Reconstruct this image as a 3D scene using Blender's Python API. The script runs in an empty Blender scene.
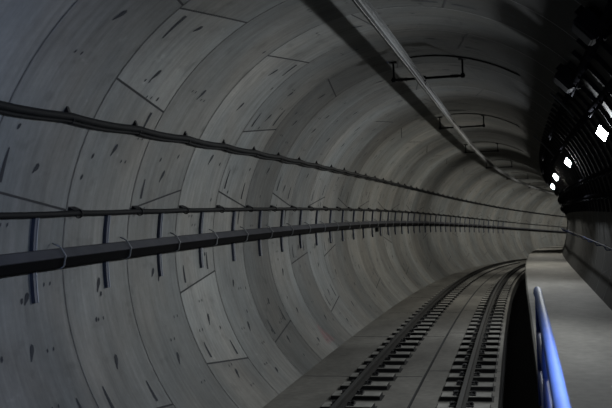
import bpy, math, random
import numpy as np
from mathutils import Vector, Matrix
random.seed(7)
col = bpy.context.scene.collection
# ---------------------------------------------------------------- track geometry (metres)
RAD = 2.883           # inner radius of the lining
H = 2.0837            # height of the tunnel axis above the track slab
RW = 1.4889           # width of one lining ring
SJ = 6.5238           # chainage of ring joint 0
K0, K1 = -1.938e-3, 1.5716e-4          # curvature and its growth (transition curve)
Q2, Q3 = -0.54375e-3, 0.064188e-5      # vertical profile
_g = np.linspace(-16, 112, 2561)
_gp = np.clip(_g, 0, None)
_h = K0 * _g + K1 * _gp * _gp / 2
_hm = (_h[1:] + _h[:-1]) / 2
_dg = _g[1] - _g[0]
_X = np.concatenate([[0], np.cumsum(np.sin(_hm) * _dg)])
_Y = np.concatenate([[0], np.cumsum(np.cos(_hm) * _dg)])
_X -= np.interp(0, _g, _X); _Y -= np.interp(0, _g, _Y)

def hd(s):
    sp = max(s, 0.0)
    return K0 * s + K1 * sp * sp / 2

def P(s, u, z):
    """chainage, offset to the right of the axis, height above the axis -> world"""
    x = float(np.interp(s, _g, _X)); y = float(np.interp(s, _g, _Y)); a = hd(s)
    sp = max(s, 0.0)
    return Vector((x + u * math.cos(a), y - u * math.sin(a), z + H + Q2 * sp * sp + Q3 * sp ** 3))

def wu(z, off=0.0):
    return -math.sqrt((RAD - off) ** 2 - z * z)

def frame(s, u, z):
    a = hd(s)
    return Matrix.Translation(P(s, u, z)) @ Matrix.Rotation(-a, 4, 'Z')

def rng(a, b, st):
    n = max(1, int(math.ceil((b - a) / st)))
    return [a + (b - a) * i / n for i in range(n + 1)]

# ---------------------------------------------------------------- materials
def mat(name, color, rough=0.7, metal=0.0, spec=0.3, noise=0.0, nscale=6.0, bump=0.0, emit=None, estr=0.0):
    m = bpy.data.materials.new(name); m.use_nodes = True
    nt = m.node_tree; b = nt.nodes['Principled BSDF']
    b.inputs['Base Color'].default_value = (*color, 1)
    b.inputs['Roughness'].default_value = rough
    b.inputs['Metallic'].default_value = metal
    b.inputs['Specular IOR Level'].default_value = spec
    if noise or bump:
        tc = nt.nodes.new('ShaderNodeTexCoord')
        n = nt.nodes.new('ShaderNodeTexNoise'); n.inputs['Scale'].default_value = nscale
        n.inputs['Detail'].default_value = 6
        nt.links.new(tc.outputs['Object'], n.inputs['Vector'])
        if noise:
            r = nt.nodes.new('ShaderNodeMapRange')
            r.inputs['From Min'].default_value = .3; r.inputs['From Max'].default_value = .7
            r.inputs['To Min'].default_value = 1 - noise; r.inputs['To Max'].default_value = 1 + noise
            nt.links.new(n.outputs['Fac'], r.inputs['Value'])
            mx = nt.nodes.new('ShaderNodeVectorMath'); mx.operation = 'SCALE'
            mx.inputs[0].default_value = color
            nt.links.new(r.outputs['Result'], mx.inputs['Scale'])
            nt.links.new(mx.outputs[0], b.inputs['Base Color'])
        if bump:
            bp = nt.nodes.new('ShaderNodeBump'); bp.inputs['Strength'].default_value = bump
            bp.inputs['Distance'].default_value = .01
            nt.links.new(n.outputs['Fac'], bp.inputs['Height'])
            nt.links.new(bp.outputs['Normal'], b.inputs['Normal'])
    if emit:
        b.inputs['Emission Color'].default_value = (*emit, 1)
        b.inputs['Emission Strength'].default_value = estr
    return m

def lining_material():
    m = bpy.data.materials.new('precast_concrete'); m.use_nodes = True
    nt = m.node_tree; L = nt.links.new; b = nt.nodes['Principled BSDF']
    def node(t, **k):
        n = nt.nodes.new(t)
        for a, v in k.items(): setattr(n, a, v)
        return n
    def math_(op, a, bb=None, c=None):
        n = node('ShaderNodeMath', operation=op)
        for i, v in enumerate((a, bb, c)):
            if v is None: continue
            if isinstance(v, (int, float)): n.inputs[i].default_value = v
            else: L(v, n.inputs[i])
        return n.outputs[0]
    uv = node('ShaderNodeUVMap', uv_map='UVMap')
    at = node('ShaderNodeAttribute', attribute_name='tone')
    sep = node('ShaderNodeSeparateXYZ'); L(uv.outputs[0], sep.inputs[0])
    def noise(sx, sy, detail, rough=.55, off=0):
        mp = node('ShaderNodeMapping'); L(uv.outputs[0], mp.inputs['Vector'])
        mp.inputs['Scale'].default_value = (sx, sy, 1); mp.inputs['Location'].default_value = (off, off * .7, 0)
        n = node('ShaderNodeTexNoise'); n.inputs['Scale'].default_value = 1
        n.inputs['Detail'].default_value = detail; n.inputs['Roughness'].default_value = rough
        L(mp.outputs[0], n.inputs['Vector']); return n.outputs['Fac']
    def rmap(v, a, b2, c, d):
        n = node('ShaderNodeMapRange'); L(v, n.inputs['Value'])
        for k, x in zip(('From Min', 'From Max', 'To Min', 'To Max'), (a, b2, c, d)): n.inputs[k].default_value = x
        return n.outputs['Result']
    cloud = rmap(noise(1.3, .9, 7, .62), .3, .7, .76, 1.20)
    streak = rmap(noise(11, .7, 5, .6, 3), .3, .7, .83, 1.17)     # runs round the ring
    fine = rmap(noise(22, 14, 4, .6, 7), .25, .75, .92, 1.08)
    blot = rmap(noise(2.6, 3.4, 3, .5, 11), .60, .72, 1.0, .80)
    pale = rmap(noise(3.2, 4.6, 4, .6, 23), .66, .76, 1.0, 1.28)
    v = math_('MULTIPLY', cloud, streak); v = math_('MULTIPLY', v, fine)
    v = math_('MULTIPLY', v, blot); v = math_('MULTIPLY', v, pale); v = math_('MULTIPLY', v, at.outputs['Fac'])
    cc = node('ShaderNodeCombineColor')
    tint = noise(.9, .6, 3, .5, 40)
    L(math_('MULTIPLY', v, rmap(tint, .35, .65, .95, 1.03)), cc.inputs[0])
    L(v, cc.inputs[1])
    L(math_('MULTIPLY', v, rmap(tint, .35, .65, 1.0, .93)), cc.inputs[2])
    # faint red spray-paint mark low on the left wall
    dx = math_('SUBTRACT', sep.outputs[0], RED[0]); dy = math_('SUBTRACT', sep.outputs[1], RED[1])
    d1 = math_('SUBTRACT', math_('ABSOLUTE', dx), math_('MULTIPLY', math_('ADD', .20, math_('MULTIPLY', dy, -1.0)), .75))
    tri = rmap(d1, -.06, .10, 1.0, 0.0)
    lim = rmap(math_('ABSOLUTE', dy), .16, .26, 1.0, 0.0)
    sp = rmap(noise(26, 26, 4, .7, 5), .40, .60, .05, .55)
    red = math_('MULTIPLY', math_('MULTIPLY', tri, lim), sp)
    mx = node('ShaderNodeMix', data_type='RGBA'); L(red, mx.inputs['Factor']); L(cc.outputs[0], mx.inputs['A'])
    mx.inputs['B'].default_value = (.30, .055, .075, 1)
    L(mx.outputs['Result'], b.inputs['Base Color'])
    b.inputs['Roughness'].default_value = .82; b.inputs['Specular IOR Level'].default_value = .25
    bp = node('ShaderNodeBump'); bp.inputs['Strength'].default_value = .25; bp.inputs['Distance'].default_value = .004
    L(noise(30, 18, 5, .6, 9), bp.inputs['Height']); L(bp.outputs[0], b.inputs['Normal'])
    return m

def floor_material():
    m = bpy.data.materials.new('slab_concrete'); m.use_nodes = True
    nt = m.node_tree; L = nt.links.new; b = nt.nodes['Principled BSDF']
    tc = nt.nodes.new('ShaderNodeTexCoord')
    def noise(sc, det, rot=0):
        mp = nt.nodes.new('ShaderNodeMapping'); L(tc.outputs['Object'], mp.inputs['Vector'])
        mp.inputs['Scale'].default_value = sc; mp.inputs['Rotation'].default_value = (0, 0, rot)
        n = nt.nodes.new('ShaderNodeTexNoise'); n.inputs['Scale'].default_value = 1; n.inputs['Detail'].default_value = det
        L(mp.outputs[0], n.inputs['Vector']); return n.outputs['Fac']
    def ramp(v, *st):
        r = nt.nodes.new('ShaderNodeValToRGB'); L(v, r.inputs[0]); e = r.color_ramp.elements
        e[0].position, e[0].color = st[0][0], (*st[0][1], 1); e[1].position, e[1].color = st[1][0], (*st[1][1], 1)
        return r.outputs[0]
    a = ramp(noise((1.3, .5, 1), 7), (.35, (.125, .120, .110)), (.66, (.215, .208, .190)))
    c = ramp(noise((9, 9, 9), 5), (.3, (.82, .82, .82)), (.7, (1.1, 1.1, 1.1)))
    mu = nt.nodes.new('ShaderNodeMix'); mu.data_type = 'RGBA'; mu.blend_type = 'MULTIPLY'; mu.inputs['Factor'].default_value = 1
    L(a, mu.inputs['A']); L(c, mu.inputs['B']); L(mu.outputs['Result'], b.inputs['Base Color'])
    b.inputs['Roughness'].default_value = .78; b.inputs['Specular IOR Level'].default_value = .25
    bp = nt.nodes.new('ShaderNodeBump'); bp.inputs['Strength'].default_value = .3; bp.inputs['Distance'].default_value = .01
    L(noise((14, 14, 14), 5), bp.inputs['Height']); L(bp.outputs[0], b.inputs['Normal'])
    return m

RED = (16.85, -1.95)
M_LIN = lining_material()
M_FLOOR = floor_material()
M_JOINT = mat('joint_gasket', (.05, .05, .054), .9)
M_JOINT2 = mat('ring_joint_mortar', (.11, .11, .11), .9)
M_EDGE = mat('joint_pale_line', (.25, .25, .245), .85, noise=.2, nscale=3)  # flat pale line, chamfer look put into the colour
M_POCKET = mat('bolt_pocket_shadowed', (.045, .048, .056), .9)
M_RCABLE = mat('matt_black_cable_sheath', (.009, .009, .011), .95, spec=.0)  # even near-black, fully matt
M_RACK = mat('dark_bracket_steel', (.020, .021, .025), .9, spec=.05)  # even dark tone close to the wall behind
M_CABLE = mat('black_cable_sheath', (.007, .008, .010), .75, spec=.15)
M_TROUGH = mat('lit_trough_lid', (.07, .072, .084), .7, spec=.15, noise=.15, nscale=4)
M_TROUGHB = mat('shaded_trough_body', (.004, .004, .005), .9, spec=.05)  # lower half painted black as shade under light from above
M_STRUT = mat('blue_grey_strut', (.062, .074, .115), .5, noise=.2, nscale=10)
M_STRUT_E = mat('galvanised_strut_lip', (.30, .33, .40), .45, metal=.3)
M_CLIP = mat('black_steel_clip', (.012, .012, .015), .6)
M_STRAP = mat('grey_strap', (.30, .31, .33), .5)
M_ALU = mat('aluminium_rail', (.15, .155, .16), .5, metal=.3, noise=.12, nscale=3)
M_DARK = mat('dark_fittings', (.012, .013, .015), .8, spec=.15)
M_INS = mat('brown_black_insulator', (.020, .018, .018), .35)
M_RAIL = mat('rusted_rail_steel', (.022, .021, .020), .8, spec=.1, noise=.25, nscale=12)
M_HEAD = mat('polished_rail_head', (.040, .040, .040), .5, metal=0, spec=.25)
M_BLOCK = mat('sleeper_concrete', (.23, .225, .21), .8, noise=.25, nscale=5, bump=.2)
M_SHADE = mat('painted_shade_black', (.012, .012, .013), .8)  # near-black standing in for shade on sleeper, channel and walkway sides
M_CLAMP = mat('rail_clip_steel', (.018, .018, .02), .6)
M_BLUE = mat('blue_handrail_paint', (.115, .19, .47), .62, spec=.3, noise=.08, nscale=8)
M_BLUEW = mat('dull_blue_wall_rail_paint', (.03, .04, .09), .8, spec=.05)
M_BLUED = mat('dark_blue_post_paint', (.018, .045, .20), .55, spec=.25)
M_WALK = M_FLOOR
M_HOUSE = mat('lamp_housing', (.03, .03, .033), .5, metal=.4)
M_COND = mat('grey_conduit', (.07, .072, .08), .5)
M_LAMP = mat('lamp_lens', (.9, .95, 1), .4, emit=(.88, .92, .94), estr=1400.0)
M_LAMPW = mat('warm_lamp_lens', (.9, .95, 1), .4, emit=(.97, .95, .86), estr=1400.0)
M_LAMPC = mat('cool_lamp_lens', (.9, .95, 1), .4, emit=(.52, .66, 1.0), estr=1900.0)

# ---------------------------------------------------------------- mesh helpers
class MB:
    def __init__(s): s.v = []; s.f = []; s.mi = []; s.mats = []; s.sm = []
    def m(s, mt):
        if mt not in s.mats: s.mats.append(mt)
        return s.mats.index(mt)
    def face(s, idx, mt, smooth=False): s.f.append(tuple(idx)); s.mi.append(s.m(mt)); s.sm.append(smooth)
    def box(s, M, x0, x1, y0, y1, z0, z1, mt, bev=0.0):
        """box in the frame M, optionally with chamfered long edges"""
        b = len(s.v)
        if bev <= 0:
            for z in (z0, z1):
                for x, y in ((x0, y0), (x1, y0), (x1, y1), (x0, y1)): s.v.append(M @ Vector((x, y, z)))
            for q in ((0, 3, 2, 1), (4, 5, 6, 7), (0, 1, 5, 4), (1, 2, 6, 5), (2, 3, 7, 6), (3, 0, 4, 7)):
                s.face([b + i for i in q], mt)
        else:
            rings = [(z0, bev), (z0 + bev, 0), (z1 - bev, 0), (z1, bev)]
            for z, i in rings:
                for x, y in ((x0 + bev + i, y0 + i), (x1 - bev - i, y0 + i), (x1 - i, y0 + bev + i), (x1 - i, y1 - bev - i),
                             (x1 - bev - i, y1 - i), (x0 + bev + i, y1 - i), (x0 + i, y1 - bev - i), (x0 + i, y0 + bev + i)):
                    s.v.append(M @ Vector((x, y, z)))
            s.face([b + 7 - i for i in range(8)], mt); s.face([b + 24 + i for i in range(8)], mt)
            for k in range(3):
                for i in range(8):
                    j = (i + 1) % 8; s.face((b + 8 * k + i, b + 8 * k + j, b + 8 * k + 8 + j, b + 8 * k + 8 + i), mt)
    def tube(s, pts, r, mt, n=10, caps=True):
        pts = [Vector(p) for p in pts]; b = len(s.v); m = len(pts)
        rr = r if isinstance(r, (list, tuple)) else [r] * m
        up = None
        for i, p in enumerate(pts):
            t = (pts[min(i + 1, m - 1)] - pts[max(i - 1, 0)]).normalized()
            if up is None: up = Vector((0, 0, 1)) if abs(t.z) < .9 else Vector((1, 0, 0))
            x = t.cross(up).normalized(); y = x.cross(t).normalized(); up = y
            for k in range(n):
                a = 2 * math.pi * k / n
                s.v.append(p + (x * math.cos(a) + y * math.sin(a)) * rr[i])
        for i in range(m - 1):
            for k in range(n):
                k2 = (k + 1) % n
                s.face((b + i * n + k, b + i * n + k2, b + (i + 1) * n + k2, b + (i + 1) * n + k), mt, True)
        if caps:
            s.face([b + k for k in range(n)][::-1], mt); s.face([b + (m - 1) * n + k for k in range(n)], mt)
    def sweep(s, prof, ss, mt, closed=True, mts=None, smooth=False):
        """profile of (u, z) points carried along the track"""
        b = len(s.v); n = len(prof)
        for q in ss:
            for (u, z) in prof: s.v.append(P(q, u, z))
        e = n if closed else n - 1
        for i in range(len(ss) - 1):
            for k in range(e):
                k2 = (k + 1) % n
                s.face((b + i * n + k, b + (i + 1) * n + k, b + (i + 1) * n + k2, b + i * n + k2), mts[k] if mts else mt, smooth)
        if closed:
            s.face([b + k for k in range(n)], mt); s.face([b + (len(ss) - 1) * n + k for k in range(n)][::-1], mt)
    def build(s, name, parent=None):
        me = bpy.data.meshes.new(name)
        vs = s.v
        if parent is not None:
            bpy.context.view_layer.update(); inv = parent['_m'] if False else PM[parent.name].inverted()
            vs = [inv @ Vector(v) for v in vs]
        me.from_pydata([tuple(v) for v in vs], [], s.f)
        for m in s.mats: me.materials.append(m)
        me.polygons.foreach_set('material_index', s.mi); me.polygons.foreach_set('use_smooth', s.sm)
        me.update()
        o = bpy.data.objects.new(name, me); col.objects.link(o)
        if parent is not None: o.parent = parent; 
        return o
PM = {}
def thing(name, label, cat, M=None, group=None):
    o = bpy.data.objects.new(name, None); col.objects.link(o)
    M = M or Matrix.Identity(4); o.matrix_world = M; PM[o.name] = M.copy()
    o.empty_display_size = .1
    o['label'] = label; o['category'] = cat
    if group: o['group'] = group
    return o
def tag(o, label, cat, group=None):
    o['label'] = label; o['category'] = cat
    if group: o['group'] = group
    return o
def centred(mb, name, M):
    """one-mesh thing with its origin at M"""
    inv = M.inverted(); mb.v = [inv @ Vector(v) for v in mb.v]
    o = mb.build(name); o.matrix_world = M; return o
def dup(root, M, label=None):
    r = root.copy(); col.objects.link(r); r.matrix_world = M; PM[r.name] = M.copy()
    if label: r['label'] = label
    for ch in root.children:
        c = ch.copy(); col.objects.link(c); c.parent = r
        for g in ch.children:
            d = g.copy(); col.objects.link(d); d.parent = c
    return r

S0, S1 = -12.0, 98.0
# ---------------------------------------------------------------- lining
# longitudinal segment joints: ring -> [(angle at the near edge, angle at the far edge)] in degrees above the left springing
JT = {0: [(15.5, 11.5), (-33, -29), (61, 57)], 1: [(38.5, 34.2), (56.2, 61.1), (-30, -33.5)],
      2: [(11.4, 16.1), (61, 81)], 3: [(56.9, 61.5), (-10.1, -6.5), (-29.1, -33)],
      4: [(16.2, 11.5), (34.4, 38.0)], 5: [(60.7, 56.9), (-33, -29)], 6: [(16.5, 11.9)], 7: [(62, 56.3), (-10, -7)]}
RK0, RK1 = -13, 62
for k in range(RK0, RK1):
    if k not in JT:
        d = 2.2 * (1 if (k // 2) % 2 else -1)
        c = ([14, -31] if k % 4 == 0 else [14]) if k % 2 == 0 else ([59, -8] if k % 3 == 0 else [59])
        JT[k] = [(x + d, x - d) for x in c]
    d = 2.2 * (1 if k % 3 else -1)
    JT[k] = JT[k] + [(x + d, x - d) for x in ([104, 149, 194] if k % 2 == 0 else [82, 127, 172])]
TONE = {}
rt = random.Random(3)
base = {-1: .26, 0: .25, 1: .26, 2: .235, 3: .285, 4: .27, 5: .18, 6: .275, 7: .20, 8: .28, 9: .25, 10: .19, 11: .28, 12: .21, 13: .27, 14: .22, 15: .31, 16: .21}
special = {(1, 47): .35, (1, 20): .275, (3, 20): .31, (3, -20): .38, (3, 45): .30, (4, -15): .22, (4, 75): .21, (4, 25): .30, (4, 13): .30, (2, 40): .235, (2, 0): .24, (4, 55): .25, (5, 0): .19}
for k in range(RK0, RK1):
    bs = base.get(k, .24 + rt.uniform(-.035, .035))
    js = sorted(JT[k], key=lambda q: sum(q))
    bands = [(-90, -90)] + js + [(270, 270)]
    TONE[k] = []
    for a, b in zip(bands[:-1], bands[1:]):
        mid = (max(a[0] + a[1], -120) / 2 + min(b[0] + b[1], 400) / 2) / 2
        t = bs * rt.uniform(.93, 1.07)
        for (rk, th), tv in special.items():
            if rk == k and (a[0] + a[1]) / 2 < th < (b[0] + b[1]) / 2: t = tv
        TONE[k].append((a, b, t))

def LP(s, th, off=0.0):
    a = math.radians(th); r = RAD - off
    return P(s, -r * math.cos(a), r * math.sin(a))

def shade_falloff(th):          # darker low on the left wall; shade of crown and right side painted in
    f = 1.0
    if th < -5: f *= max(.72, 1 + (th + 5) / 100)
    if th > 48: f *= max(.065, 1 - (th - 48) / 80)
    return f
def lining(name, a0, a1, marks=True):
    V = []; F = []; UV = []; T = []; MI = []; SM = []
    # shell: each ring is cut along its segment joints so every segment has its own tone
    for k in range(RK0, RK1):
        sa, sb = SJ + k * RW, SJ + (k + 1) * RW
        ns = 5 if k < 30 else 3
        for (A, B, t) in TONE[k]:
            if max(B) < a0 or min(A) > a1: continue
            nth = max(1, int(round((min(max(B), a1) - max(min(A), a0)) / 3.0)))
            b = len(V)
            for i in range(ns + 1):
                f = i / ns; s = sa + (sb - sa) * f
                lo = max(min(A[0] + (A[1] - A[0]) * f, a1), a0); hi = max(min(B[0] + (B[1] - B[0]) * f, a1), a0)
                for j in range(nth + 1):
                    th = lo + (hi - lo) * j / nth
                    V.append(LP(s, th)); UV.append((s, RAD * math.radians(th))); T.append(t * shade_falloff(th))
            for i in range(ns):
                for j in range(nth):
                    p = b + i * (nth + 1) + j
                    F.append((p, p + 1, p + nth + 2, p + nth + 1)); MI.append(0); SM.append(True)
    def ribbon(pts, wid, mi, off=.003, taper=None):
        """flat strip that follows the concrete; pts are (s, angle)"""
        b = len(V); n = len(pts)
        for i, (s, th) in enumerate(pts):
            q0 = pts[max(i - 1, 0)]; q1 = pts[min(i + 1, n - 1)]
            ds, dt = q1[0] - q0[0], math.radians(q1[1] - q0[1]) * RAD
            l = math.hypot(ds, dt); nx, ny = -dt / l, ds / l
            w = wid * (taper[i] if taper else 1) / 2
            for sg in (-1, 1):
                s2 = s + nx * w * sg; t2 = th + math.degrees(ny * w * sg / RAD)
                V.append(LP(s2, t2, off)); UV.append((s2, RAD * math.radians(t2))); T.append(.25)
        for i in range(n - 1):
            F.append((b + 2 * i, b + 2 * i + 2, b + 2 * i + 3, b + 2 * i + 1)); MI.append(mi); SM.append(False)
    r2 = random.Random(11)
    inr = lambda th: a0 + .3 < th < a1 - .3
    for k in range(RK0, RK1):
        sj = SJ + k * RW
        ribbon([(sj, t) for t in rng(a0, a1, 3)], .011, 4)
        if marks: ribbon([(sj + .021, t) for t in rng(a0, a1, 3)], .012, 2, .002)
        ang = JT[k]
        for (A, B) in ang:
            if inr(A) and inr(B):
                ribbon([(sj + RW * f, A + (B - A) * f) for f in rng(.005, .995, .25)], .022, 1)
                m = (A + B) / 2
                # long bolt slots either side of the longitudinal joint
                for fr, sg in ((.17, 1), (.80, 1), (.17, -1), (.80, -1)):
                    if r2.random() < (.75 if sg > 0 else .2):
                        j = A + (B - A) * fr; t0 = j + sg * 1.6; L = r2.uniform(4.2, 6.2)
                        pts = [(sj + RW * fr, t0 + sg * L * q / 5) for q in range(6)]
                        if all(inr(t) for _, t in pts):
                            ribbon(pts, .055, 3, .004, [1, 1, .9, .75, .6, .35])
        # grout sockets on the ring centre line and small dents
        for th in ([-40, -26, -12.5, -4, 19, 41, 49, 72, 95, 118, 140, 165, 185] if k % 2 == 0 else [-35, -19.5, -4.2, 25, 41, 54, 78, 100, 125, 146, 168, 190]):
            th += r2.uniform(-1.2, 1.2)
            if inr(th - 2) and inr(th + 3) and r2.random() < .8:
                s = sj + RW * (.5 + r2.uniform(-.03, .03)); L = r2.uniform(1.6, 3.0)
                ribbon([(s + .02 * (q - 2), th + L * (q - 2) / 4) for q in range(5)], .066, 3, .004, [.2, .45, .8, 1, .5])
        for _ in range(int((a1 - a0) / 18)):          # paired small lifting dents
            th = r2.uniform(a0 + 3, a1 - 4); s = sj + r2.uniform(.2, RW - .3)
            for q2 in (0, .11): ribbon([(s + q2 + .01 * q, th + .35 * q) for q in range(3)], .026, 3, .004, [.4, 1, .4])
        for _ in range(int((a1 - a0) / 22)):
            th = r2.uniform(a0 + 3, a1 - 4); s = sj + r2.uniform(.15, RW - .15)
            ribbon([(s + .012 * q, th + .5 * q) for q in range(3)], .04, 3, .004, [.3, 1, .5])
    me = bpy.data.meshes.new(name)
    me.from_pydata([tuple(v) for v in V], [], F)
    for m in (M_LIN, M_JOINT, M_EDGE, M_POCKET, M_JOINT2): me.materials.append(m)
    me.polygons.foreach_set('material_index', MI); me.polygons.foreach_set('use_smooth', SM)
    uvl = me.uv_layers.new(name='UVMap')
    vi = np.empty(len(me.loops), int); me.loops.foreach_get('vertex_index', vi)
    uvl.data.foreach_set('uv', np.array(UV)[vi].ravel())
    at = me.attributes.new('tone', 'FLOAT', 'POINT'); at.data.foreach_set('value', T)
    me.update()
    o = bpy.data.objects.new(name, me); col.objects.link(o); o['kind'] = 'structure'
    return o
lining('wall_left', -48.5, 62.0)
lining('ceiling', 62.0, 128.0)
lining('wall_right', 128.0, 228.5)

# ---------------------------------------------------------------- slab and walkway
ZB = -2.0837
SS = rng(S0, S1, .5)
uL_ = wu(ZB) + .0
mb = MB()
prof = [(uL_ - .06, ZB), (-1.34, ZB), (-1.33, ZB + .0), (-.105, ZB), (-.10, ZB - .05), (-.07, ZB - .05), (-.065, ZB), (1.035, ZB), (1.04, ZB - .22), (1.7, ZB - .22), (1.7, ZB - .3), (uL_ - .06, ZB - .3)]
mb.sweep(prof, SS, M_FLOOR, True, [M_FLOOR, M_FLOOR, M_FLOOR, M_JOINT, M_JOINT, M_JOINT, M_FLOOR, M_SHADE, M_SHADE, M_FLOOR, M_FLOOR, M_FLOOR])  # black sunken channel added to deepen the shadow beside the walkway
for i in range(-3, 20):       # pour joints across the slab
    s = 13.9 + i * 4.467
    if s > S1 - 1: break
    f = frame(s, 0, ZB); mb.box(f, -1.95, -.12, -.009, .009, .0005, .003, M_JOINT)
    f = frame(s + .5, 0, ZB); mb.box(f, -.05, 1.02, -.009, .009, .0005, .003, M_JOINT)
fl = mb.build('floor'); fl['kind'] = 'structure'

ZW = -1.1233; UW = 1.489
mb = MB()
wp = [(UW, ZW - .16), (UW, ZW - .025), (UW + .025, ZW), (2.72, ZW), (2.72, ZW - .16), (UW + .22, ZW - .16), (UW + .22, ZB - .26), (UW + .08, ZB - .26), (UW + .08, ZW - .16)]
mb.sweep(wp, SS, M_WALK, True, [M_SHADE, M_WALK, M_WALK, M_WALK, M_SHADE, M_SHADE, M_SHADE, M_SHADE, M_SHADE])  # fascia and underside painted black as shade
for i in range(0, 40):
    s = -6 + i * 2.2
    if s > 0: break
    f = frame(s, 0, ZW); mb.box(f, UW + .04, 2.60, -.006, .006, .0005, .003, M_JOINT)
wk = mb.build('walkway'); wk['kind'] = 'structure'

# ---------------------------------------------------------------- rails and sleepers
RH = .104; ZR = -1.9025; ULR = -.90; GA = 1.50
def rail_prof(u, zt):
    h = RH
    half = [(.0, 0), (.027, 0), (.034, -.006), (.036, -.030), (.010, -.040), (.009, -h + .028), (.062, -h + .010), (.062, -h)]
    return [(u + x, zt + z) for x, z in half] + [(u - x, zt + z) for x, z in reversed(half[1:])]
def running_rail(u, label):
    t = thing('running_rail', label, 'rail', frame(12, u, ZR - RH))
    mb = MB(); pr = rail_prof(u, ZR); n = len(pr)
    mts = [M_RAIL] * n; mts[0] = M_HEAD; mts[n - 1] = M_HEAD
    mb.sweep(pr, rng(S0, 92, .5), M_RAIL, True, mts); mb.build('rail_bar', t)
    return t
running_rail(ULR, 'left steel running rail, the one nearer the curved tunnel wall')
running_rail(ULR + GA, 'right steel running rail, the one nearer the raised walkway')
BT = ZR - RH - .016         # top of the concrete blocks
def make_sleeper(s):
    M = frame(s, 0, ZB)
    t = thing('rail_sleeper', SLP, 'sleeper', M, 'concrete sleepers under both running rails')
    h = BT - ZB
    for u in (ULR + .05, ULR + GA + .02):
        mb = MB(); Mb = M @ Matrix.Translation((u, 0, 0))
        mb.box(Mb, -.335, .335, -.135, .135, -.02, h - .012, M_SHADE)  # block sides coloured as if in shade
        mb.box(Mb, -.36, .36, -.19, .17, -.02, .004, M_SHADE)  # dark skirt paints the shadow around the block
        mb.box(Mb, -.325, .325, -.13, .13, h - .014, h, M_BLOCK, .005)
        blk = mb.build('concrete_block', t)
    for u in (ULR, ULR + GA):
        Mb = M @ Matrix.Translation((u, 0, h)); mb = MB()
        mb.box(Mb, -.15, .15, -.085, .085, .0, .016, M_CLAMP, .004)
        pl = mb.build('baseplate', t); PM[pl.name] = M.copy()
        for sg in (-1, 1):
            mb = MB()
            pts = [Mb @ Vector(q) for q in ((sg * .13, -.05, .022), (sg * .145, -.02, .038), (sg * .12, .02, .045), (sg * .085, .03, .036), (sg * .065, -.01, .030), (sg * .08, -.045, .034), (sg * .10, -.03, .038))]
            mb.tube(pts, .009, M_CLAMP, 6); mb.box(Mb, sg * .115 - .016, sg * .115 + .016, -.02, .02, .016, .042, M_CLAMP)
            c = mb.build('rail_clip', pl)
    return t
SLP = 'concrete sleeper with shaded dark sides carrying both rails, one of the evenly spaced row'
slp = make_sleeper(11.6 - .705 * 8)
for i in range(-7, 62):
    s = 11.6 + .705 * i
    f = frame(s, 0, ZB)
    dup(slp, f)

# ---------------------------------------------------------------- cables on the left wall
def sagging(ss, z, off, sag, period, s0):
    pts = []
    for s in ss:
        ph = ((s - s0) / period) % 1.0
        zz = z - sag * (1 - (2 * ph - 1) ** 2)
        pts.append(P(s, wu(zz, off), zz))
    return pts
Z1, Z2, Z3 = 1.4015, .5455, .1386
SC = 7.446
ss = rng(-4, 90, .25)
# upper: two cables lashed together
t = thing('cable_pair', 'uppermost black cable pair running along the left tunnel wall', 'cable', frame(8, wu(Z1), Z1))
mb = MB(); mb.tube(sagging(ss, Z1, .055, .018, RW, SC), .032, M_CABLE, 10); mb.build('cable', t)
mb = MB(); mb.tube(sagging(ss, Z1 - .038, .040, .022, RW, SC), .017, M_CABLE, 8); mb.build('cable', t)
mb = MB(); mb.tube(sagging(ss, Z2, .055, .006, RW, 8.15), .027, M_CABLE, 10)
tag(centred(mb, 'cable', frame(8, wu(Z2), Z2)), 'slim black cable on the left wall between the upper cable pair and the trough', 'cable')
# trough
t = thing('cable_trough', 'cable trough with lit grey lid and shaded black body along the left wall, lowest of the wall runs', 'trough', frame(8, wu(Z3), Z3))
def wl(z, off): return wu(z, off)
mb = MB()
mb.sweep([(wl(Z3, .045), Z3 + .082), (wl(Z3, .085), Z3 + .076), (wl(Z3, .15), Z3 + .002), (wl(Z3, .14), Z3 - .005), (wl(Z3, .045), Z3 - .005)], ss, M_TROUGH); mb.build('trough_lid', t)
mb = MB()
mb.sweep([(wl(Z3, .045), Z3 - .006), (wl(Z3, .135), Z3 - .006), (wl(Z3, .118), Z3 - .085), (wl(Z3, .10), Z3 - .10), (wl(Z3, .045), Z3 - .10)], ss, M_TROUGHB); mb.build('trough_body', t)

# wall struts, clips, straps: one per ring
def wallframe(s, z, off=0.0):
    """x out of the wall towards the track, y along the tunnel, z up the wall"""
    a = math.asin(z / RAD)
    return frame(s, wu(z, off), z) @ Matrix.Rotation(a, 4, 'Y')
def make_strut(s):
    M = wallframe(s, .15)
    t = thing('wall_strut', 'slim vertical blue-grey steel strut behind the trough, one per tunnel ring', 'strut', M, 'vertical struts behind the cable trough')
    for nm, y0, y1, x1, mt in (('channel', -.030, .014, .036, M_STRUT), ('flange', .018, .030, .040, M_STRUT_E)):
        mb = MB(); zs = rng(-.245, .525, .11); b = 0
        for z in zs:
            for x, y in ((.0, y0), (x1, y0), (x1, y1), (.0, y1)):
                q = frame(s, wu(z) + x, z) @ Vector((0, y, 0)); mb.v.append(q)
        for i in range(len(zs) - 1):
            for k in range(4):
                k2 = (k + 1) % 4; mb.face((4 * i + k, 4 * i + k2, 4 * i + 4 + k2, 4 * i + 4 + k), mt)
        mb.face((3, 2, 1, 0), mt); n = 4 * (len(zs) - 1); mb.face((n, n + 1, n + 2, n + 3), mt)
        mb.build(nm, t)
    return t
st0 = make_strut(SC - 2 * RW)
M0 = wallframe(SC - 2 * RW, .15)
for i in range(-1, 38): dup(st0, wallframe(7.432 + i * RW, .15))
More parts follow.
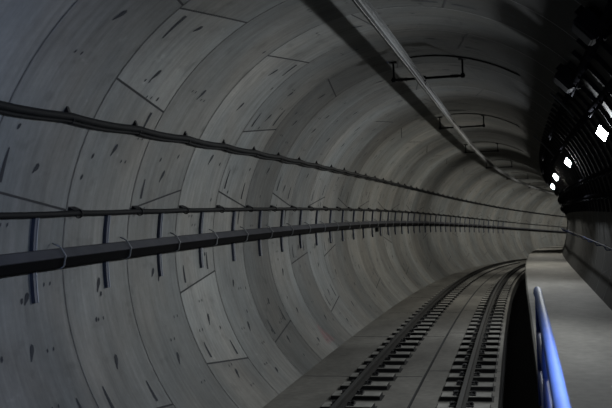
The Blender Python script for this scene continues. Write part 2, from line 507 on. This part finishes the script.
def make_hook(s, z, w, label, group):
    M = wallframe(s, z)
    t = thing('cable_clip', label, 'clip', M, group)
    mb = MB()                       # wedge-shaped foot on the wall above the cable
    hh = .10 if w < .05 else .065
    b = [(0.0, -w, hh), (0.0, w * .3, hh), (.06, -w * .8, .038), (.06, w, .038), (0.0, -w, .025), (0.0, w, .025)]
    mb.v = [M @ Vector(q) for q in b]
    for q in ((0, 1, 3, 2), (2, 3, 5, 4), (0, 2, 4), (1, 5, 3), (0, 4, 5, 1)): mb.face(q, M_CLIP)
    mb.build('bracket', t)
    mb = MB()
    mb.tube([M @ Vector((.055 + .039 * math.cos(a), .03, .0 + .039 * math.sin(a) - .0)) for a in [i * math.pi / 6 for i in range(13)]], .007, M_CLIP, 6)
    mb.build('loop', t)
    return t
h1 = make_hook(SC - 2 * RW, Z1, .028, 'small black wedge clip holding the uppermost cable pair on the left wall', 'clips of the upper cable pair')
for i in range(-1, 38): dup(h1, wallframe(SC + i * RW, Z1))
h2 = make_hook(8.15 - 3 * RW, Z2, .10, 'small black wedge clip holding the slim middle cable on the left wall', 'clips of the middle cable')
h2s = 8.15
for i in range(-2, 38): dup(h2, wallframe(8.15 + i * RW, Z2))
def make_strap(s):
    M = frame(s, wu(Z3), Z3)
    mb = MB()
    pr = [(.03, .13), (.07, .115), (.108, .092), (.160, .008), (.150, -.01), (.135, -.08), (.108, -.10), (.05, -.10)]
    mb.tube([M @ Vector((x, 0, z)) for x, z in pr], .008, M_STRAP, 6)
    return tag(centred(mb, 'trough_strap', M), 'thin grey strap looped round the dark trough on the left wall', 'strap', 'straps round the cable trough')
sp0 = make_strap(7.78 - 2 * RW)
for i in range(-1, 36):
    c = sp0.copy(); col.objects.link(c); c.matrix_world = frame(7.78 + i * RW, wu(Z3), Z3)
# small junction box hanging below the trough far ahead
for (s, lab) in ((27.5, 'small dark junction box under the trough far along the left wall'),):
    M = wallframe(s, Z3 - .17); t = thing('junction_box', lab, 'junction box', M)
    mb = MB(); mb.box(M, 0, .09, -.09, .09, -.07, .07, M_DARK, .008); mb.build('case', t)
    mb = MB(); mb.tube([M @ Vector((.05, 0, .07)), M @ Vector((.05, 0, .11))], .012, M_CABLE, 6); mb.build('cable_entry', t)

# ---------------------------------------------------------------- overhead conductor rail and its supports
UC, ZC = -.033, 2.463
t = thing('conductor_rail', 'long aluminium overhead conductor rail hanging under the tunnel crown', 'conductor rail', frame(14, UC, ZC))
k = .95
pr = [(-.045, .055), (.045, .055), (.045, .045), (.016, .040), (.016, -.010), (.036, -.030), (.030, -.052), (.010, -.055), (-.010, -.055), (-.030, -.052), (-.036, -.030), (-.016, -.010), (-.016, .040), (-.045, .045)]
mb = MB(); mb.sweep([(UC + x * 1.0, ZC + z * 1.0) for x, z in pr], rng(-4, 92, .5), M_ALU); mb.build('rail_profile', t)
mb = MB(); mb.tube([P(s, UC, ZC - .062) for s in rng(-4, 92, .5)], .008, M_HEAD, 6); mb.build('contact_wire', t)
for s in rng(2, 68, 6.6):
    mb = MB(); mb.box(frame(s, UC, ZC), -.03, .03, -.2, .2, -.035, .035, M_ALU, .004); mb.build('splice_plate', t)

SSUP = 14.85
def make_support(s):
    M = frame(s, 0, ZC)
    t = thing('rail_support', 'dark overhead support frame with two hangers gripping the conductor rail', 'support', M, 'overhead supports of the conductor rail')
    zb = .085
    for u in (-.50, .60):
        zt = math.sqrt(RAD ** 2 - u * u) - ZC
        mb = MB(); mb.tube([M @ Vector((u, 0, zb - .03)), M @ Vector((u, 0, zt))], .016, M_DARK, 8)
        mb.box(M @ Matrix.Translation((u, 0, zt - .012)), -.06, .06, -.05, .05, -.012, .012, M_DARK)
        mb.box(M @ Matrix.Translation((u, 0, zb)), -.028, .028, -.028, .028, -.035, .04, M_DARK)
        mb.build('hanger', t)
    mb = MB(); mb.tube([M @ Vector((-.54, 0, zb)), M @ Vector((.64, 0, zb))], .020, M_DARK, 8); mb.build('crossbar', t)
    for a, b in ((-.44, -.28), (.40, .54)):
        mb = MB(); n = 5; pts = []; rr = []
        for i in range(n * 4 + 1):
            pts.append(M @ Vector((a + (b - a) * i / (n * 4), 0, zb))); rr.append(.045 if i % 4 == 2 else .024)
        mb.tube(pts, rr, M_INS, 10); mb.build('insulator', t)
    mb = MB(); mb.box(M @ Matrix.Translation((UC, 0, zb)), -.05, .05, -.04, .04, -.05, .035, M_DARK, .005)
    mb.build('clamp', t)
    # strap that follows the crown
    mb = MB()
    for i, th in enumerate(rng(-5, 31, 2)):
        a = math.radians(th)
        for dr, y in ((.001, -.03), (.014, -.03), (.014, .03), (.001, .03)):
            r = RAD - dr; mb.v.append(M @ Vector((r * math.sin(a), y - .14, r * math.cos(a) - ZC)))
    n = len(mb.v) // 4
    for i in range(n - 1):
        for q in range(4):
            q2 = (q + 1) % 4; mb.face((4 * i + q, 4 * i + 4 + q, 4 * i + 4 + q2, 4 * i + q2), M_DARK)
    mb.face((0, 1, 2, 3), M_DARK); mb.face((4 * n - 1, 4 * n - 2, 4 * n - 3, 4 * n - 4), M_DARK)
    mb.build('crown_strap', t)
    return t
sup = make_support(SSUP)
for i in range(-1, 6):
    if i: dup(sup, frame(SSUP + i * 8.933, 0, ZC))
# short drop rod near the top of the picture
M = frame(12.1, .02, 2.86)

# ---------------------------------------------------------------- floodlights on the right wall
UL, ZL = 2.409, 1.301
def lamp_frame(s, face=1):
    o = P(s, UL, ZL)
    f = frame(s, UL, ZL)
    n = (f.to_3x3() @ Vector((-.80, -.52 * face, -.42))).normalized()     # faces across the track and back towards the viewer
    up = Vector((0, 0, 1)); x = up.cross(n).normalized(); y = n.cross(x)
    a = math.radians(38); x2 = x * math.cos(a) + y * math.sin(a); y2 = n.cross(x2)
    R = Matrix((x2, y2, n)).transposed().to_4x4()
    return Matrix.Translation(o) @ R
def make_lamp(s, label, face=1, lens=None):
    M = lamp_frame(s, face); t = thing('floodlight', label, 'lamp', M, 'floodlights along the right wall')
    h = .078
    mb = MB(); mb.box(M, -h - .014, h + .014, -h - .014, h + .014, -.05, -.012, M_HOUSE, .004)
    for a in ((-h - .014, -h, -h - .014, h + .014), (h, h + .014, -h - .014, h + .014), (-h, h, -h - .014, -h), (-h, h, h, h + .014)):
        mb.box(M, a[0], a[1], a[2], a[3], -.014, .004, M_HOUSE)
    for i in range(5): mb.box(M, -h + .02 + i * .028, -h + .026 + i * .028, -h, h, -.068, -.05, M_HOUSE)
    mb.build('housing', t)
    mb = MB(); v = [(-h, -h, -.008), (h, -h, -.008), (h, h, -.008), (-h, h, -.008), (-h, -h, -.0115), (h, -h, -.0115), (h, h, -.0115), (-h, h, -.0115)]
    mb.v = [M @ Vector(q) for q in v]; mb.face((0, 1, 2, 3), lens or M_LAMP); mb.face((7, 6, 5, 4), M_HOUSE)
    mb.build('lens', t)
    f = frame(s, UL, ZL); mb = MB()
    q = M @ Vector((0, 0, -.05)); w = P(s, 2.56, 1.325)
    mb.tube([q, (q + w) / 2 + Vector((0, 0, .01)), w], .014, M_HOUSE, 6); mb.build('bracket_arm', t)
    return t
LN = ['large square white floodlight on the right wall, nearest and brightest of the row',
      'second nearest white floodlight on the dark right wall, a round glare below the square one',
      'third white floodlight of the row, a smaller glare close to the distant bend',
      'fourth white floodlight of the row, a faint small glare beside the third']
for i in range(-3, 10):
    lab = LN[i] if 0 <= i < 4 else 'distant white floodlight on the right wall beyond the bend' if i >= 4 else 'white floodlight on the right wall above the walkway, near the viewer'
    make_lamp(11.785 + 7.5973 * i, lab, 1 if i < 4 else -.6, M_LAMPC if i < 0 else M_LAMPW if i > 1 else None)

# ---------------------------------------------------------------- right wall: cable rack
def rw(th, off=0.0):          # angle above the right springing
    a = math.radians(th); r = RAD - off; return r * math.cos(a), r * math.sin(a)
def make_rack(s):
    M = frame(s, *rw(30)); t = thing('cable_bracket', 'dark curved cable bracket on the right wall, one of a dense row', 'bracket', M, 'curved cable brackets on the right wall')
    mb = MB(); ths = rng(6, 46, 2.5)
    for th in ths:
        for dr, y in ((.0, -.016), (.045, -.016), (.045, .016), (.0, .016)):
            u, z = rw(th, dr); mb.v.append(frame(s, u, z) @ Vector((0, y, 0)))
    n = len(ths)
    for i in range(n - 1):
        for q in range(4):
            q2 = (q + 1) % 4; mb.face((4 * i + q, 4 * i + 4 + q, 4 * i + 4 + q2, 4 * i + q2), M_RACK)
    mb.face((0, 1, 2, 3), M_RACK); mb.face((4 * n - 1, 4 * n - 2, 4 * n - 3, 4 * n - 4), M_RACK)
    mb.build('upright', t)
    for th in (12, 19, 35, 42):
        mb = MB(); u0, z0 = rw(th, .04); u1, z1 = rw(th - 1, .17)
        f = frame(s, 0, 0)
        mb.tube([f @ Vector((u0, 0, z0 - .02)), f @ Vector((u1, 0, z1 - .03)), f @ Vector((u1 - .01, 0, z1 + .02))], .014, M_RACK, 6)
        mb.build('arm', t)
    return t
rk = make_rack(5.6)
for i in range(1, 66):
    dup(rk, frame(5.6 + i * RW / 2, *rw(30)))
CT = [(12, .10, .040, 'thick black cable low on the right wall brackets'), (19, .10, .034, 'black cable on the second lowest bracket arm of the right wall'),
      (35, .105, .032, 'black cable just above the floodlight row on the right wall'), (42, .11, .045, 'thick black cable on the highest bracket arm of the right wall')]
for th, off, r, lab in CT:
    u, z = rw(th, off)
    mb = MB(); mb.tube([P(s, u, z) for s in rng(-4, 88, .4)], r, M_RCABLE, 8)
    tag(centred(mb, 'power_cable', frame(10, u, z)), lab, 'cable')
# pale conduits coming round the ring
for s, a0, a1, lab in ((12.85, 37, 46.5, 'short pale grey conduit curving up the dark right wall above the nearest floodlight'),
                       (21.25, 35, 48.5, 'short pale grey conduit curving up the right wall above the second floodlight')):
    mb = MB(); mb.tube([frame(s, *rw(a, .19)) @ Vector((0, 0, 0)) for a in rng(a0, a1, 1.5)], .016, M_COND, 8)
    tag(centred(mb, 'conduit', frame(s, *rw(a0, .19))), lab, 'conduit')
# dark equipment cabinet high on the right wall
def wallbox(name, s, th, hs, ha, d, label):
    f = frame(s, *rw(th, .04)); M = f @ Matrix.Rotation(-math.radians(th), 4, 'Y')
    t = thing(name, label, 'equipment box', M)
    mb = MB(); mb.box(M, -d, 0, -hs, hs, -ha, ha, M_RACK, .012); mb.build('case', t)
    mb = MB(); mb.box(M, -d - .016, -d, -hs + .02, hs - .02, -ha + .02, ha - .02, M_RACK, .006); mb.build('cover', t)
    for sg in (-1, 1):
        mb = MB(); mb.box(M, -d * .5, 0, -.04, .04, sg * ha - .05, sg * ha + .05, M_DARK); mb.build('mounting_lug', t)
    return t
wallbox('equipment_box', 11.2, 44, .24, .13, .17, 'black equipment box high on the right wall just above the nearest floodlight')
wallbox('equipment_box', 7.9, 44, .18, .12, .16, 'black equipment box highest at the right edge of the picture, nearer than the other box')
M = frame(10.7, *rw(46, .30)); mb = MB()
mb.tube([M @ Vector((0, 0, 0)), M @ Vector((0, -.02, 0))], .014, M_STRAP, 8)
# wall handrail above the walkway
t = thing('wall_handrail', 'blue handrail fixed along the right wall above the walkway', 'handrail', frame(12, 2.70, -.30))
mb = MB(); uh, zh = 2.66, -.22
mb.tube([P(s, uh, zh) for s in rng(-2, 60, .4)], .014, M_BLUEW, 8); mb.build('rail_tube', t)
for i in range(34):
    s = -1.2 + i * 1.8; mb = MB(); f = frame(s, 0, 0)
    mb.tube([f @ Vector((uh, 0, zh)), f @ Vector((uh + .04, 0, zh - .07)), f @ Vector((math.sqrt(RAD ** 2 - (zh - .07) ** 2), 0, zh - .07))], .010, M_BLUED, 6); mb.build('wall_bracket', t)

# ---------------------------------------------------------------- blue handrail on the walkway edge
UH, ZH, SE = 1.490, -.205, 7.55
t = thing('handrail', 'bright blue tubular handrail on the walkway edge, ending ahead of the viewer', 'handrail', frame(SE, UH, ZW))
mb = MB()
pts = [P(s, UH, ZH) for s in rng(.2, SE - .04, .4)] + [P(SE, UH, ZH - .035)]
mb.tube(pts, .031, M_BLUE, 16); mb.build('top_rail', t)
for z in (ZH - .35, ZH - .65):
    mb = MB(); mb.tube([P(s, UH, z) for s in rng(.2, SE, .4)], .022, M_BLUED, 10); mb.build('lower_rail', t)
mb = MB(); mb.box(Matrix.Identity(4), 0, 0, 0, 0, 0, 0, M_BLUED); mb = MB()
mb.sweep([(UH + .012, ZW + .002), (UH + .018, ZW + .002), (UH + .018, ZW + .11), (UH + .012, ZW + .11)], rng(.2, SE, .4), M_BLUED); mb.build('toe_board', t)
for s in (SE - .012, SE - 1.9, SE - 3.8, SE - 5.7):
    mb = MB(); mb.tube([P(s, UH, ZW), P(s, UH, ZH - .02)], .024, M_BLUED, 10)
    mb.box(frame(s, UH, ZW), .008, .09, -.06, .06, .0, .012, M_BLUED)
    mb.build('post', t)

# ---------------------------------------------------------------- camera
F_PX, YAW, PIT, ROL = 920.77, math.radians(13.46054), math.radians(-.28639), math.radians(-2.16347)
Fd = Vector((-math.sin(YAW) * math.cos(PIT), math.cos(YAW) * math.cos(PIT), math.sin(PIT)))
R0 = Vector((math.cos(YAW), math.sin(YAW), 0)); U0 = R0.cross(Fd)
Rt = R0 * math.cos(ROL) + U0 * math.sin(ROL); Up = Rt.cross(Fd)
cd = bpy.data.cameras.new('camera'); cam = bpy.data.objects.new('camera', cd); col.objects.link(cam)
cd.sensor_width = 36; cd.lens = F_PX * 36 / 612; cd.clip_start = .05; cd.clip_end = 300
mw = Matrix((Rt, Up, -Fd)).transposed().to_4x4(); mw.translation = Vector((1.3861, 0, .55574 + H))
cam.matrix_world = mw
cd.dof.use_dof = True; cd.dof.focus_distance = 14; cd.dof.aperture_fstop = 3.6
bpy.context.scene.camera = cam

w = bpy.data.worlds.new('world'); bpy.context.scene.world = w; w.use_nodes = True
w.node_tree.nodes['Background'].inputs[0].default_value = (.5, .6, .8, 1)
w.node_tree.nodes['Background'].inputs[1].default_value = .01
bpy.context.scene.view_settings.view_transform = 'Standard'
bpy.context.scene.view_settings.exposure = 0.0
